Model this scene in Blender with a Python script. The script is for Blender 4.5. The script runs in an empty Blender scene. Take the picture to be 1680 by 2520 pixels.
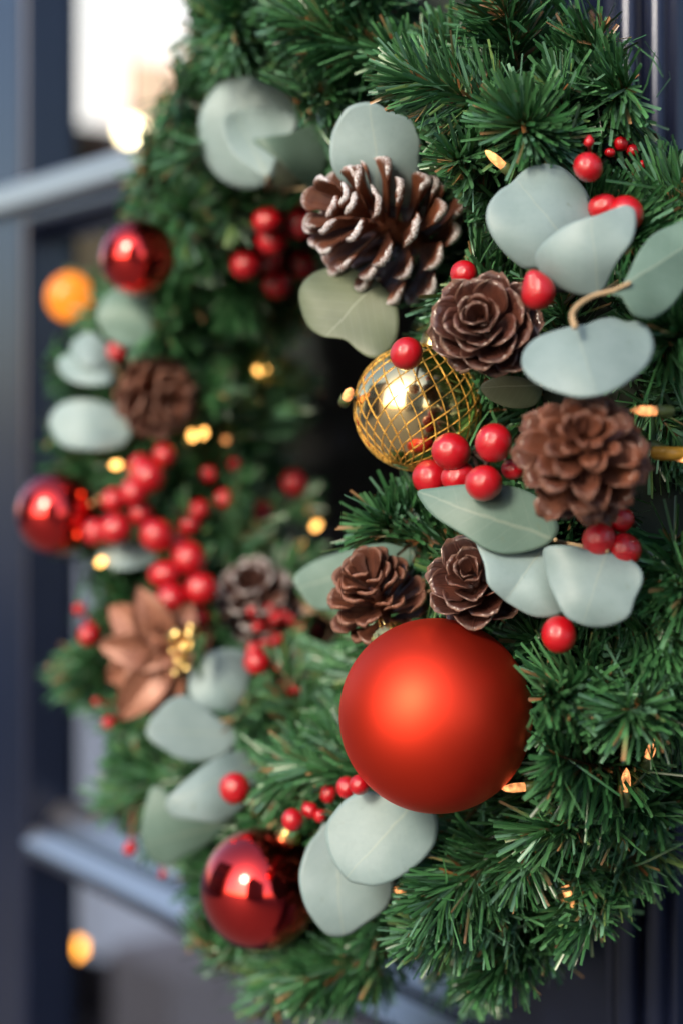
import bpy, math, random
import numpy as np
from mathutils import Matrix, Vector

rng = np.random.default_rng(11)
random.seed(11)
sc = bpy.context.scene
C = sc.collection

# ------------------------------------------------------------------ camera
YAW = math.radians(33.9)
CAM = np.array([0.761, -0.571, 1.5])
FWD = np.array([-math.cos(YAW), math.sin(YAW), 0.0])
RGT = np.array([math.sin(YAW), math.cos(YAW), 0.0])
UPV = np.array([0.0, 0.0, 1.0])
BCK = -FWD
cam_d = bpy.data.cameras.new('camera')
cam = bpy.data.objects.new('camera', cam_d); C.objects.link(cam)
cam.matrix_world = Matrix(((RGT[0], 0, BCK[0], CAM[0]), (RGT[1], 0, BCK[1], CAM[1]), (0, 1, 0, CAM[2]), (0, 0, 0, 1)))
cam_d.sensor_fit = 'HORIZONTAL'; cam_d.sensor_width = 24; cam_d.lens = 60
cam_d.shift_y = -189 / 1680 * (1680 / 1680)
cam_d.clip_start = 0.02; cam_d.clip_end = 500
cam_d.dof.use_dof = True; cam_d.dof.focus_distance = 0.695; cam_d.dof.aperture_fstop = 3.2
cam_d.dof.aperture_blades = 7
sc.camera = cam

# ------------------------------------------------------------------ sky, sun, exposure
SUN_DIR = np.array([0.33, -0.80, 0.48]); SUN_DIR /= np.linalg.norm(SUN_DIR)
w = bpy.data.worlds.new('World'); sc.world = w; w.use_nodes = True
nt = w.node_tree; nt.nodes.clear()
wo = nt.nodes.new('ShaderNodeOutputWorld'); bg = nt.nodes.new('ShaderNodeBackground'); sk = nt.nodes.new('ShaderNodeTexSky')
sk.sky_type = 'NISHITA'; sk.sun_disc = False
sk.sun_elevation = math.asin(SUN_DIR[2]); sk.sun_rotation = math.atan2(SUN_DIR[0], SUN_DIR[1])
sk.air_density = 1.0; sk.dust_density = 2.0; sk.ozone_density = 1.0
bg.inputs['Strength'].default_value = 0.15
nt.links.new(sk.outputs[0], bg.inputs[0]); nt.links.new(bg.outputs[0], wo.inputs[0])
sun_d = bpy.data.lights.new('sun', 'SUN'); sun_d.energy = 1.5; sun_d.angle = math.radians(14); sun_d.color = (1.0, 0.85, 0.66)
sun = bpy.data.objects.new('sun', sun_d); C.objects.link(sun)
sun.rotation_euler = Vector(SUN_DIR).to_track_quat('Z', 'Y').to_euler()
sc.view_settings.view_transform = 'Standard'; sc.view_settings.look = 'None'
sc.view_settings.exposure = 0.95; sc.view_settings.gamma = 1.0; sc.view_settings.use_curve_mapping = False
cy = sc.cycles
cy.use_denoising = True; cy.max_bounces = 8; cy.sample_clamp_indirect = 6.0
cy.caustics_reflective = False; cy.caustics_refractive = False

# ------------------------------------------------------------------ helpers
S = 1680 / 1568.0          # picture measures are noted on a 1568 px wide copy of the photograph
def ray(px, py):
    return FWD + (px * S - 840) / 4200 * RGT + (1071 - py * S) / 4200 * UPV
def at(px, py, t):
    return CAM + ray(px, py) * t
def project(p):
    q = np.asarray(p) - CAM
    t = q @ FWD
    return np.stack([((q @ RGT) / t * 4200 + 840) / S, (1071 - (q @ UPV) / t * 4200) / S, t], -1)
def vec(a, b, c):
    v = a * RGT + b * UPV + c * BCK
    return v / np.linalg.norm(v)
def mpp(t):                # metres per noted pixel at distance t
    return S / 4200 * t

WC = np.array([0.0, -0.060, 1.5]); WR = 0.212
def sdf(p, a):
    q = p - WC
    return np.hypot(np.hypot(q[..., 0], q[..., 2]) - WR, q[..., 1]) - a
def depth(px, py, a=0.076, lift=0.0):
    """distance at which the line of sight meets the wreath's surface (nearest approach when it misses)"""
    ts = np.linspace(0.45, 1.5, 421)
    d = sdf(CAM + ts[:, None] * ray(px, py), a)
    hit = np.nonzero(d < 0)[0]
    return (ts[hit[0]] if len(hit) else ts[np.argmin(d)]) - lift

def tag(o, label, cat, group=None, kind=None):
    if label: o['label'] = label
    if cat: o['category'] = cat
    if group: o['group'] = group
    if kind: o['kind'] = kind
    return o
def thing(name, loc, label, cat, group=None):
    o = bpy.data.objects.new(name, None); C.objects.link(o); o.location = Vector(loc); o.empty_display_size = 0.01
    return tag(o, label, cat, group)
def link(name, me, parent=None, mats=None, smooth=True):
    o = bpy.data.objects.new(name, me); C.objects.link(o)
    if parent: o.parent = parent
    if mats and not me.materials:
        for m in (mats if isinstance(mats, (list, tuple)) else [mats]): me.materials.append(m)
    if smooth and len(me.polygons):
        me.polygons.foreach_set('use_smooth', np.ones(len(me.polygons), bool))
    return o
def mesh(name, v, f, origin=None):
    v = np.asarray(v, float)
    if origin is not None: v = v - np.asarray(origin)
    me = bpy.data.meshes.new(name); me.from_pydata(v.tolist(), [], [tuple(int(k) for k in q) for q in f]); me.update()
    return me
def quads_mesh(name, v, q, origin=None):
    v = np.asarray(v, np.float32); q = np.asarray(q, np.int32)
    if origin is not None: v = v - np.asarray(origin, np.float32)
    me = bpy.data.meshes.new(name)
    me.vertices.add(len(v)); me.vertices.foreach_set('co', v.ravel())
    me.loops.add(q.size); me.loops.foreach_set('vertex_index', q.ravel())
    me.polygons.add(len(q)); me.polygons.foreach_set('loop_start', np.arange(len(q), dtype=np.int32) * 4)
    me.update(calc_edges=True); me.validate()
    return me
def color_attr(me, col, name='Col'):
    a = me.color_attributes.new(name, 'FLOAT_COLOR', 'POINT')
    c = np.ones((len(me.vertices), 4), np.float32); c[:, :col.shape[1]] = col
    a.data.foreach_set('color', c.ravel())

def box(x0, x1, y0, y1, z0, z1):
    v = [(x, y, z) for x in (x0, x1) for y in (y0, y1) for z in (z0, z1)]
    f = [(0, 1, 3, 2), (4, 6, 7, 5), (0, 4, 5, 1), (2, 3, 7, 6), (0, 2, 6, 4), (1, 5, 7, 3)]
    return v, f
def boxes(name, bs, mats, parent=None, bevel=0.0, origin=(0, 0, 0)):
    V, F = [], []
    for b in bs:
        v, f = box(*b); n = len(V); V += v; F += [tuple(k + n for k in q) for q in f]
    o = link(name, mesh(name, V, F, origin), parent, mats, smooth=False)
    if bevel:
        m = o.modifiers.new('bevel', 'BEVEL'); m.width = bevel; m.segments = 3
    return o
def tube(pts, r, n=6, close=False):
    """swept tube through pts; r scalar or per point"""
    P = np.asarray(pts, float); k = len(P); r = np.broadcast_to(r, k)
    T = np.gradient(P, axis=0) if not close else (np.roll(P, -1, 0) - np.roll(P, 1, 0))
    T /= np.linalg.norm(T, axis=1)[:, None] + 1e-12
    ref = np.array([0.31, 0.2, 0.93]); 
    N = np.cross(T, ref); bad = np.linalg.norm(N, axis=1) < 0.1
    N[bad] = np.cross(T[bad], [1, 0, 0]); N /= np.linalg.norm(N, axis=1)[:, None]
    Bn = np.cross(T, N)
    a = np.arange(n) * 2 * math.pi / n
    V = P[:, None] + r[:, None, None] * (np.cos(a)[None, :, None] * N[:, None] + np.sin(a)[None, :, None] * Bn[:, None])
    V = V.reshape(-1, 3); F = []
    for i in range(k if close else k - 1):
        j = (i + 1) % k
        for m in range(n):
            F.append((i * n + m, i * n + (m + 1) % n, j * n + (m + 1) % n, j * n + m))
    if not close:
        F.append(tuple(range(n))[::-1]); F.append(tuple((k - 1) * n + m for m in range(n)))
    return V, F
class Join:
    def __init__(s): s.V = []; s.F = []; s.n = 0
    def add(s, vf):
        v, f = vf; v = np.asarray(v, float); s.V.append(v); s.F += [tuple(int(k) + s.n for k in q) for q in f]; s.n += len(v)
    def mesh(s, name, origin=None): return mesh(name, np.concatenate(s.V), s.F, origin)
def spline(P, n, closed=False):
    P = np.asarray(P, float); k = len(P); out = []
    segs = k if closed else k - 1
    for i in range(segs):
        g = (lambda j: P[j % k]) if closed else (lambda j: P[min(max(j, 0), k - 1)])
        p0, p1, p2, p3 = g(i - 1), g(i), g(i + 1), g(i + 2)
        for t in np.arange(n) / n:
            out.append(0.5 * (2 * p1 + (p2 - p0) * t + (2 * p0 - 5 * p1 + 4 * p2 - p3) * t * t + (3 * p1 - p0 - 3 * p2 + p3) * t ** 3))
    if not closed: out.append(P[-1])
    return np.array(out)
def sphere(nu=32, nv=20):
    V = [(0, 0, 1)]; F = []
    for j in range(1, nv):
        th = math.pi * j / nv
        for i in range(nu):
            ph = 2 * math.pi * i / nu
            V.append((math.sin(th) * math.cos(ph), math.sin(th) * math.sin(ph), math.cos(th)))
    V.append((0, 0, -1)); e = len(V) - 1
    for i in range(nu):
        F.append((0, 1 + i, 1 + (i + 1) % nu)); b = 1 + (nv - 2) * nu
        F.append((b + i, e, b + (i + 1) % nu))
    for j in range(nv - 2):
        for i in range(nu):
            a = 1 + j * nu
            F.append((a + i, a + nu + i, a + nu + (i + 1) % nu, a + (i + 1) % nu))
    return np.array(V, float), F
def frame(axis):
    a = np.asarray(axis, float); a = a / np.linalg.norm(a)
    x = np.cross(a, [0.2, 0.9, 0.35]); x /= np.linalg.norm(x)
    return np.stack([x, np.cross(a, x), a], 1)       # columns
def lathe(prof, n, axis, origin):
    M = frame(axis); V = []; F = []
    for (r, z) in prof:
        for i in range(n):
            a = 2 * math.pi * i / n; V.append(M @ np.array([r * math.cos(a), r * math.sin(a), z]) + origin)
    for j in range(len(prof) - 1):
        for i in range(n):
            F.append((j * n + i, j * n + (i + 1) % n, (j + 1) * n + (i + 1) % n, (j + 1) * n + i))
    return np.array(V), F

# ------------------------------------------------------------------ materials
def mat(name, base=(0.5, 0.5, 0.5), rough=0.5, metal=0.0, coat=0.0, coat_rough=0.05, **kw):
    m = bpy.data.materials.new(name); m.use_nodes = True
    b = m.node_tree.nodes['Principled BSDF']
    b.inputs['Base Color'].default_value = (*base, 1); b.inputs['Roughness'].default_value = rough
    b.inputs['Metallic'].default_value = metal; b.inputs['Coat Weight'].default_value = coat; b.inputs['Coat Roughness'].default_value = coat_rough
    for k, v in kw.items(): b.inputs[k.replace('_', ' ')].default_value = v
    return m
def N(m, t, **kw):
    n = m.node_tree.nodes.new(t)
    for k, v in kw.items(): setattr(n, k, v)
    return n
def L(m, a, b): m.node_tree.links.new(a, b)
def noise(m, scale, detail=4, rough=0.55, coord='Object'):
    tc = N(m, 'ShaderNodeTexCoord'); n = N(m, 'ShaderNodeTexNoise')
    n.inputs['Scale'].default_value = scale; n.inputs['Detail'].default_value = detail; n.inputs['Roughness'].default_value = rough
    L(m, tc.outputs[coord], n.inputs['Vector']); return n
def ramp(m, src, stops):
    r = N(m, 'ShaderNodeValToRGB'); e = r.color_ramp.elements
    while len(e) < len(stops): e.new(0.5)
    for k, (p, c) in zip(e, stops):
        k.position = p; k.color = (*c, 1) if len(c) == 3 else c
    L(m, src, r.inputs[0]); return r
def mix(m, f, a, b, blend='MIX'):
    n = N(m, 'ShaderNodeMix', data_type='RGBA', blend_type=blend)
    for s, k in ((f, 0), (a, 6), (b, 7)):
        if isinstance(s, (int, float)): n.inputs[k].default_value = s
        elif isinstance(s, tuple): n.inputs[k].default_value = (*s, 1)
        else: L(m, s, n.inputs[k])
    return n.outputs[2]
def bump(m, src, strength, dist=0.001):
    b = N(m, 'ShaderNodeBump'); b.inputs['Strength'].default_value = strength; b.inputs['Distance'].default_value = dist
    L(m, src, b.inputs['Height']); L(m, b.outputs[0], P(m).inputs['Normal']); return b
def P(m): return m.node_tree.nodes['Principled BSDF']

def needle_mat():
    m = mat('pvc_needles', rough=0.30)
    a = N(m, 'ShaderNodeAttribute', attribute_name='Col'); L(m, a.outputs['Color'], P(m).inputs['Base Color'])
    P(m).inputs['Specular IOR Level'].default_value = 0.75
    return m
M_NEEDLE = needle_mat()
M_TWIG = mat('brown_wire', (0.10, 0.055, 0.025), 0.6)
def leaf_mat(name, a, b):
    m = mat(name, a, 0.52)
    uv = N(m, 'ShaderNodeUVMap', uv_map='UVMap'); sx = N(m, 'ShaderNodeSeparateXYZ'); L(m, uv.outputs[0], sx.inputs[0])
    n = noise(m, 55, 5, 0.6); n2 = noise(m, 420, 3, 0.6)
    base = mix(m, ramp(m, n.outputs[0], [(0.35, (0, 0, 0)), (0.68, (1, 1, 1))]).outputs[0], a, b)
    base = mix(m, ramp(m, n2.outputs[0], [(0.55, (0, 0, 0)), (0.8, (0.22,) * 3)]).outputs[0], base, tuple(x * 0.72 for x in b))
    ab = N(m, 'ShaderNodeMath', operation='ABSOLUTE'); wb = N(m, 'ShaderNodeMath', operation='MULTIPLY_ADD'); L(m, n.outputs[0], wb.inputs[0]); wb.inputs[1].default_value = 0.09; wb.inputs[2].default_value = -0.045; wc = N(m, 'ShaderNodeMath', operation='ADD'); L(m, wb.outputs[0], wc.inputs[0]); L(m, sx.outputs[1], wc.inputs[1]); L(m, wc.outputs[0], ab.inputs[0])
    # midrib: thin and paler, fading towards the tip
    wd = N(m, 'ShaderNodeMath', operation='MULTIPLY_ADD'); L(m, sx.outputs[0], wd.inputs[0]); wd.inputs[1].default_value = -0.020; wd.inputs[2].default_value = 0.030
    dv = N(m, 'ShaderNodeMath', operation='DIVIDE'); L(m, ab.outputs[0], dv.inputs[0]); L(m, wd.outputs[0], dv.inputs[1])
    rb = ramp(m, dv.outputs[0], [(0.0, (0.34,) * 3), (0.9, (0, 0, 0))])
    # side veins branching at an angle
    sv = N(m, 'ShaderNodeMath', operation='MULTIPLY_ADD'); L(m, ab.outputs[0], sv.inputs[0]); sv.inputs[1].default_value = -0.75; L(m, sx.outputs[0], sv.inputs[2])
    si = N(m, 'ShaderNodeMath', operation='MULTIPLY'); L(m, sv.outputs[0], si.inputs[0]); si.inputs[1].default_value = 46.0
    sn = N(m, 'ShaderNodeMath', operation='SINE'); L(m, si.outputs[0], sn.inputs[0])
    rv = ramp(m, sn.outputs[0], [(0.93, (0, 0, 0)), (1.0, (0.08,) * 3)])
    c = mix(m, rb.outputs[0], base, (0.38, 0.44, 0.36)); c = mix(m, rv.outputs[0], c, (0.33, 0.40, 0.36))
    oi = N(m, 'ShaderNodeObjectInfo'); hv = N(m, 'ShaderNodeHueSaturation'); mr = N(m, 'ShaderNodeMapRange'); L(m, oi.outputs['Random'], mr.inputs[0]); mr.inputs[3].default_value = 0.86; mr.inputs[4].default_value = 1.14; L(m, mr.outputs[0], hv.inputs['Value']); L(m, c, hv.inputs['Color']); n5 = noise(m, 140, 2); sp = ramp(m, n5.outputs[0], [(0.70, (0, 0, 0)), (0.78, (0.35,) * 3)]); c = mix(m, sp.outputs[0], hv.outputs[0], (0.13, 0.17, 0.11))
    L(m, c, P(m).inputs['Base Color'])
    bump(m, rb.outputs[0], 0.25, 0.0006)
    P(m).inputs['Subsurface Weight'].default_value = 0.0
    return m
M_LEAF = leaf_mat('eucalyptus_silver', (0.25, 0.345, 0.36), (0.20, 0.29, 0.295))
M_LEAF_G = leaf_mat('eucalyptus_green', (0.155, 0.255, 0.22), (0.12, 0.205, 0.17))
M_LEAF_SHADED = leaf_mat('eucalyptus_shaded_olive', (0.125, 0.155, 0.095), (0.10, 0.125, 0.08))  # darker olive copy puts the shade on tucked-in leaves into the colour
M_LEAFSTEM = mat('leaf_stem', (0.42, 0.30, 0.17), 0.5)

def berry_mat():
    m = mat('lacquered_berry', (0.50, 0.006, 0.012), 0.35, 0, 1.0, 0.06, Specular_IOR_Level=0.1, Coat_IOR=1.7)
    n = noise(m, 120, 3); L(m, mix(m, n.outputs[0], (0.56, 0.005, 0.012), (0.40, 0.003, 0.010)), P(m).inputs['Base Color'])
    n2 = noise(m, 220, 2); bump(m, n2.outputs[0], 0.22, 0.0008)
    b2 = m.node_tree.nodes['Bump']; L(m, b2.outputs[0], P(m).inputs['Coat Normal'])
    return m
M_BERRY = berry_mat()
M_BERRYSTEM = mat('berry_stem', (0.05, 0.028, 0.022), 0.6)
M_REDSTEM = mat('red_stem', (0.32, 0.015, 0.02), 0.4)
def satin():
    m = mat('satin_red', (0.82, 0.056, 0.026), 0.52, 1.0)
    n = noise(m, 900, 2); bump(m, n.outputs[0], 0.03, 0.0004)
    P(m).inputs['Specular IOR Level'].default_value = 0.5
    return m
M_SATIN = satin()
M_MIRROR = mat('mirror_red', (0.93, 0.022, 0.018), 0.035, 1.0, 1.0, 0.03)
def gold_ball():
    m = mat('champagne_mirror', (1.0, 0.78, 0.40), 0.13, 1.0)
    n = noise(m, 60, 2); bump(m, n.outputs[0], 0.12, 0.004); return m
M_GOLD = gold_ball()
def glitter():
    m = mat('gold_glitter', (0.85, 0.52, 0.12), 0.32, 0.9)
    n = noise(m, 1600, 2); bump(m, n.outputs[0], 1.0, 0.0012); return m
M_GLIT = glitter()
M_CAP = mat('gold_cap', (0.90, 0.66, 0.26), 0.22, 1.0)
def cone_mat(name, dark, mid, lip, coat, snow):
    m = mat(name, dark, 0.5, 0, coat, 0.12)
    a = N(m, 'ShaderNodeAttribute', attribute_name='Col'); s = N(m, 'ShaderNodeSeparateColor'); L(m, a.outputs['Color'], s.inputs[0])
    n = noise(m, 130, 5, 0.65); n2 = noise(m, 1300, 3, 0.7)
    c = mix(m, ramp(m, n.outputs[0], [(0.3, (0, 0, 0)), (0.72, (1, 1, 1))]).outputs[0], dark, mid)
    c = mix(m, ramp(m, s.outputs[0], [(0.45, (0, 0, 0)), (1.0, (0.85,) * 3)]).outputs[0], c, lip)
    wv = N(m, 'ShaderNodeMath', operation='MULTIPLY_ADD'); L(m, s.outputs[2], wv.inputs[0]); wv.inputs[1].default_value = 11.0; L(m, n.outputs[0], wv.inputs[2])
    fb = N(m, 'ShaderNodeTexNoise', noise_dimensions='1D'); L(m, wv.outputs[0], fb.inputs['W']); fb.inputs['Scale'].default_value = 2.4; fb.inputs['Detail'].default_value = 3
    c = mix(m, ramp(m, fb.outputs[0], [(0.38, (0.75,) * 3), (0.62, (0, 0, 0))]).outputs[0], c, tuple(x * 0.55 for x in dark))
    n4 = noise(m, 45, 3); c = mix(m, ramp(m, n4.outputs[0], [(0.5, (0, 0, 0)), (0.75, (0.6,) * 3)]).outputs[0], c, (mid[0] * 1.5, mid[1] * 1.35, mid[2] * 1.1))
    if snow:
        ad = N(m, 'ShaderNodeMath', operation='MULTIPLY_ADD'); L(m, s.outputs[1], ad.inputs[0]); ad.inputs[1].default_value = 0.62; L(m, n2.outputs[0], ad.inputs[2])
        n3 = noise(m, 95, 3, 0.6)
        ad2 = N(m, 'ShaderNodeMath', operation='MULTIPLY_ADD'); L(m, n3.outputs[0], ad2.inputs[0]); ad2.inputs[1].default_value = 0.5; L(m, ad.outputs[0], ad2.inputs[2])
        k = ramp(m, ad2.outputs[0], [(0.0, (0, 0, 0)), (1.0, (1, 1, 1))]); 
        lo, hi = snow
        mp = N(m, 'ShaderNodeMapRange'); L(m, ad2.outputs[0], mp.inputs[0]); mp.inputs[1].default_value = lo; mp.inputs[2].default_value = hi
        c = mix(m, mp.outputs[0], c, (0.74, 0.74, 0.77))
    L(m, c, P(m).inputs['Base Color'])
    hb = N(m, 'ShaderNodeMath', operation='ADD'); L(m, fb.outputs[0], hb.inputs[0]); L(m, n.outputs[0], hb.inputs[1])
    bump(m, hb.outputs[0], 0.6, 0.0014)
    return m
M_CONE_SNOW = cone_mat('cone_snow', (0.095, 0.028, 0.014), (0.22, 0.072, 0.030), (0.24, 0.10, 0.06), 0.25, (1.24, 1.44))
M_CONE_GLOSS = cone_mat('cone_gloss', (0.050, 0.016, 0.012), (0.125, 0.040, 0.026), (0.50, 0.29, 0.21), 0.8, None)
M_CONE = cone_mat('cone_plain', (0.100, 0.032, 0.020), (0.20, 0.068, 0.036), (0.44, 0.22, 0.15), 0.3, None)
M_CONE_FROST = cone_mat('cone_frost', (0.075, 0.030, 0.024), (0.15, 0.065, 0.05), (0.46, 0.36, 0.33), 0.1, (1.25, 1.45))
def copper():
    m = mat('copper_cloth', (0.42, 0.17, 0.085), 0.42, 0.15)
    n = noise(m, 60, 4); L(m, mix(m, n.outputs[0], (0.16, 0.055, 0.032), (0.42, 0.19, 0.12)), P(m).inputs['Base Color'])
    return m
M_COPPER = copper()
M_BULB = mat('warm_bulb', (0.9, 0.5, 0.2), 0.2); P(M_BULB).inputs['Emission Color'].default_value = (1.0, 0.36, 0.12, 1); P(M_BULB).inputs['Emission Strength'].default_value = 0.5
M_BULB_FAR = mat('warm_bulb_bright', (0.9, 0.6, 0.3), 0.2); P(M_BULB_FAR).inputs['Emission Color'].default_value = (1.0, 0.46, 0.11, 1); P(M_BULB_FAR).inputs['Emission Strength'].default_value = 3.2
_n = noise(M_BULB, 420, 2); _r = ramp(M_BULB, _n.outputs[0], [(0.42, (0.22,) * 3), (0.66, (1.0,) * 3)]); _m = N(M_BULB, 'ShaderNodeMath', operation='MULTIPLY'); L(M_BULB, _r.outputs[0], _m.inputs[0]); _m.inputs[1].default_value = 1.1; L(M_BULB, _m.outputs[0], P(M_BULB).inputs['Emission Strength'])
M_SOCKET = mat('green_socket', (0.07, 0.10, 0.03), 0.4)
M_WIRE = mat('green_wire', (0.02, 0.045, 0.02), 0.45)
def paint(name, c, rough=0.3):
    m = mat(name, c, rough, 0, 0.5, 0.16, Coat_IOR=1.5, Coat_Tint=(0.85, 0.9, 1.0, 1)); P(m).inputs['Specular Tint'].default_value = (0.65, 0.75, 1.0, 1)
    n = noise(m, 18, 5); L(m, mix(m, n.outputs[0], tuple(x * 0.8 for x in c), tuple(x * 1.25 for x in c)), P(m).inputs['Base Color'])
    n2 = noise(m, 160, 3); bump(m, n2.outputs[0], 0.06, 0.0008); return m
M_NAVY = paint('navy_paint', (0.007, 0.010, 0.026))
M_BAR = paint('navy_bar', (0.010, 0.015, 0.036), 0.35); P(M_BAR).inputs['Coat IOR'].default_value = 2.3; P(M_BAR).inputs['Coat Weight'].default_value = 1.0; P(M_BAR).inputs['Coat Roughness'].default_value = 0.22
def glass():
    m = bpy.data.materials.new('window_glass'); m.use_nodes = True; t = m.node_tree; t.nodes.clear()
    o = t.nodes.new('ShaderNodeOutputMaterial'); mx = t.nodes.new('ShaderNodeMixShader'); tr = t.nodes.new('ShaderNodeBsdfTransparent'); gl = t.nodes.new('ShaderNodeBsdfGlossy'); fr = t.nodes.new('ShaderNodeLayerWeight'); fr.inputs[0].default_value = 0.5; pw = t.nodes.new('ShaderNodeMath'); pw.operation = 'POWER'; pw.inputs[1].default_value = 5.0; ml = t.nodes.new('ShaderNodeMath'); ml.operation = 'MULTIPLY_ADD'; ml.inputs[1].default_value = 0.6; ml.inputs[2].default_value = 0.015; t.links.new(fr.outputs['Facing'], pw.inputs[0]); t.links.new(pw.outputs[0], ml.inputs[0])
    gl.inputs['Roughness'].default_value = 0.02; tr.inputs[0].default_value = (0.93, 0.95, 0.95, 1)
    t.links.new(ml.outputs[0], mx.inputs[0]); t.links.new(tr.outputs[0], mx.inputs[1]); t.links.new(gl.outputs[0], mx.inputs[2]); t.links.new(mx.outputs[0], o.inputs[0]); return m
M_GLASS = glass()
def emis(name, c, s, base=None):
    m = mat(name, base or c, 0.6); P(m).inputs['Emission Color'].default_value = (*c, 1); P(m).inputs['Emission Strength'].default_value = s; return m

# ------------------------------------------------------------------ the door and what lies behind its panes
def stone():
    m = mat('pavement_stone', (0.30, 0.29, 0.28), 0.8); n = noise(m, 3, 6); L(m, mix(m, n.outputs[0], (0.12, 0.115, 0.11), (0.20, 0.195, 0.185)), P(m).inputs['Base Color']); return m
g = link('pavement', mesh('pavement', [(-60, -60, 0), (60, -60, 0), (60, 60, 0), (-60, 60, 0)], [(0, 1, 2, 3)]), None, stone(), False); tag(g, None, None, None, 'structure')

door = thing('glazed_door', (0, 0, 0.0), 'navy painted door with large glass panes and moulded glazing bars behind the wreath', 'door')
GY = 0.040
boxes('stile', [(-0.78, -0.562, 0.0, 0.05, 0, 3.0)], M_NAVY, door, 0.006)
boxes('stile', [(0.052, 0.146, 0.0, 0.05, 0, 3.0)], M_NAVY, door, 0.004)
def prof_bar(name, prof, x0, x1, z, flip=1):
    V = [(x, y, z + dz * flip) for x in (x0, x1) for (y, dz) in prof]; n = len(prof)
    F = [(i, (i + 1) % n, n + (i + 1) % n, n + i) for i in range(n)] + [tuple(range(n))[::-1], tuple(range(n, 2 * n))]
    o = link(name, mesh(name, V, F), door, M_BAR, False)
    m = o.modifiers.new('bevel', 'BEVEL'); m.width = 0.0025; m.segments = 3; m.limit_method = 'ANGLE'
    return o
rail_prof = [(0.048, -0.024), (0.022, -0.026), (0.016, -0.020), (0.003, -0.017), (0.000, -0.012), (0.000, -0.006), (0.013, 0.007), (0.017, 0.005), (0.019, 0.010), (0.036, 0.027), (0.048, 0.028)]
ZU, ZL = 1.690, 1.166
prof_bar('glazing_bar', rail_prof, -0.562, 0.052, ZU)
prof_bar('glazing_bar', rail_prof, -0.562, 0.052, ZL)
M_HIGHLIGHT = mat('highlight_metal', (0.78, 0.75, 0.73), 0.34, 1.0); _n = noise(M_HIGHLIGHT, 40, 4); bump(M_HIGHLIGHT, _n.outputs[0], 0.15, 0.001)  # strips added to the bars to carry the pale sky reflection
boxes('highlight_strip', [(-0.78, 0.052, -0.0115, -0.0012, ZU - 0.003, ZU + 0.019)], M_HIGHLIGHT, door, 0.003)
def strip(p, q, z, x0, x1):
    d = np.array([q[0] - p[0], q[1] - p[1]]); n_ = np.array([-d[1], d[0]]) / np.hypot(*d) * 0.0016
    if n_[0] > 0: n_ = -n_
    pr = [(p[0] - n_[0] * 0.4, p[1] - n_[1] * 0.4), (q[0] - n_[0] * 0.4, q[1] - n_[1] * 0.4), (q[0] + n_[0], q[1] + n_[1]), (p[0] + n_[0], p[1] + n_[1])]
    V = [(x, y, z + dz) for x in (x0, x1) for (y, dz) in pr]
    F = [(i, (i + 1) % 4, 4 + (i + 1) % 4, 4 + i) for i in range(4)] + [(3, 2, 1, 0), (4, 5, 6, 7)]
    link('highlight_strip', mesh('highlight_strip', V, F), door, M_HIGHLIGHT, False)
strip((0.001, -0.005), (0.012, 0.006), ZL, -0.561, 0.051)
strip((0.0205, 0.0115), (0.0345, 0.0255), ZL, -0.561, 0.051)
for z0, z1 in ((ZU + 0.028, 2.3), (ZL + 0.028, ZU - 0.026), (0.62, ZL - 0.026)):
    boxes('pane', [(-0.562, 0.052, GY, GY + 0.004, z0, z1)], M_GLASS, door)
boxes('bottom_rail', [(-0.562, 0.052, 0.002, 0.048, 0.0, 0.62)], M_NAVY, door, 0.003)
boxes('top_rail', [(-0.562, 0.052, 0.002, 0.048, 2.3, 3.0)], M_NAVY, door, 0.003)
# the frame strip on the right with its round mouldings, and the sidelight beyond it
side = thing('sidelight', (0.3, 0, 0), 'dark side panel with vertical mouldings to the right of the door', 'side panel')
J = Join()
for xc, r, yy in ((0.1535, 0.0062, 0.004), (0.171, 0.0052, 0.006)):
    J.add(tube([(xc, yy, 0), (xc, yy, 1.5), (xc, yy, 3.0)], r, 20))
link('moulding', J.mesh('moulding', (0.3, 0, 0)), side, M_NAVY)
boxes('frame', [(0.1462, 0.182, 0.008, 0.06, 0, 3.0)], M_NAVY, side, 0.002, (0.3, 0, 0))
boxes('frame', [(0.56, 0.64, 0.0, 0.06, 0, 3.0)], M_NAVY, side, 0.002, (0.3, 0, 0))
boxes('pane', [(0.182, 0.56, 0.030, 0.034, 0, 3.0)], M_GLASS, side, 0, (0.3, 0, 0))

WX = -3.2
def wall_yz(px, py):
    d = ray(px, py); t = (WX - CAM[0]) / d[0]; p = CAM + d * t; return p[1], p[2]
def wallbox(name, x0, y0, x1, y1, m, thick=0.05, off=0.0, **kw):
    a, b = wall_yz(x0, y0), wall_yz(x1, y1)
    return boxes(name, [(WX + off, WX + off + thick, a[0], b[0], b[1], a[1])], m)
M_DARKWALL = mat('dark_room', (0.018, 0.010, 0.007), 0.8)
r_ = boxes('room_wall', [(WX - 0.2, WX - 0.001, 0.06, 6, 0, 3.4), (WX, 3.0, 5.0, 5.2, 0, 3.4), (WX - 0.2, 3, 0.06, 5.2, 3.4, 3.5)], M_DARKWALL); tag(r_, None, None, None, 'structure')
r_ = boxes('room_floor', [(WX, 3.0, 0.06, 5.0, 0.005, 0.02)], mat('room_floor', (0.06, 0.05, 0.05), 0.5)); tag(r_, None, None, None, 'structure')
r_ = boxes('house_wall', [(-9, -0.783, -0.03, 0.055, 0, 6), (0.643, 9, -0.03, 0.055, 0, 6), (-0.783, 0.643, -0.03, 0.055, 3.003, 6)], M_NAVY)
tag(r_, None, None, None, 'structure')
tag(wallbox('white_glow_panel', 40, -260, 640, 335, emis('white_glow', (1.0, 0.97, 0.95), 0.75), 0.05), 'glowing white panel behind the upper pane, standing in for a bright reflection', 'window', None, 'thing')  # panel added behind the glass; its glow stands in for the reflected street
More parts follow.
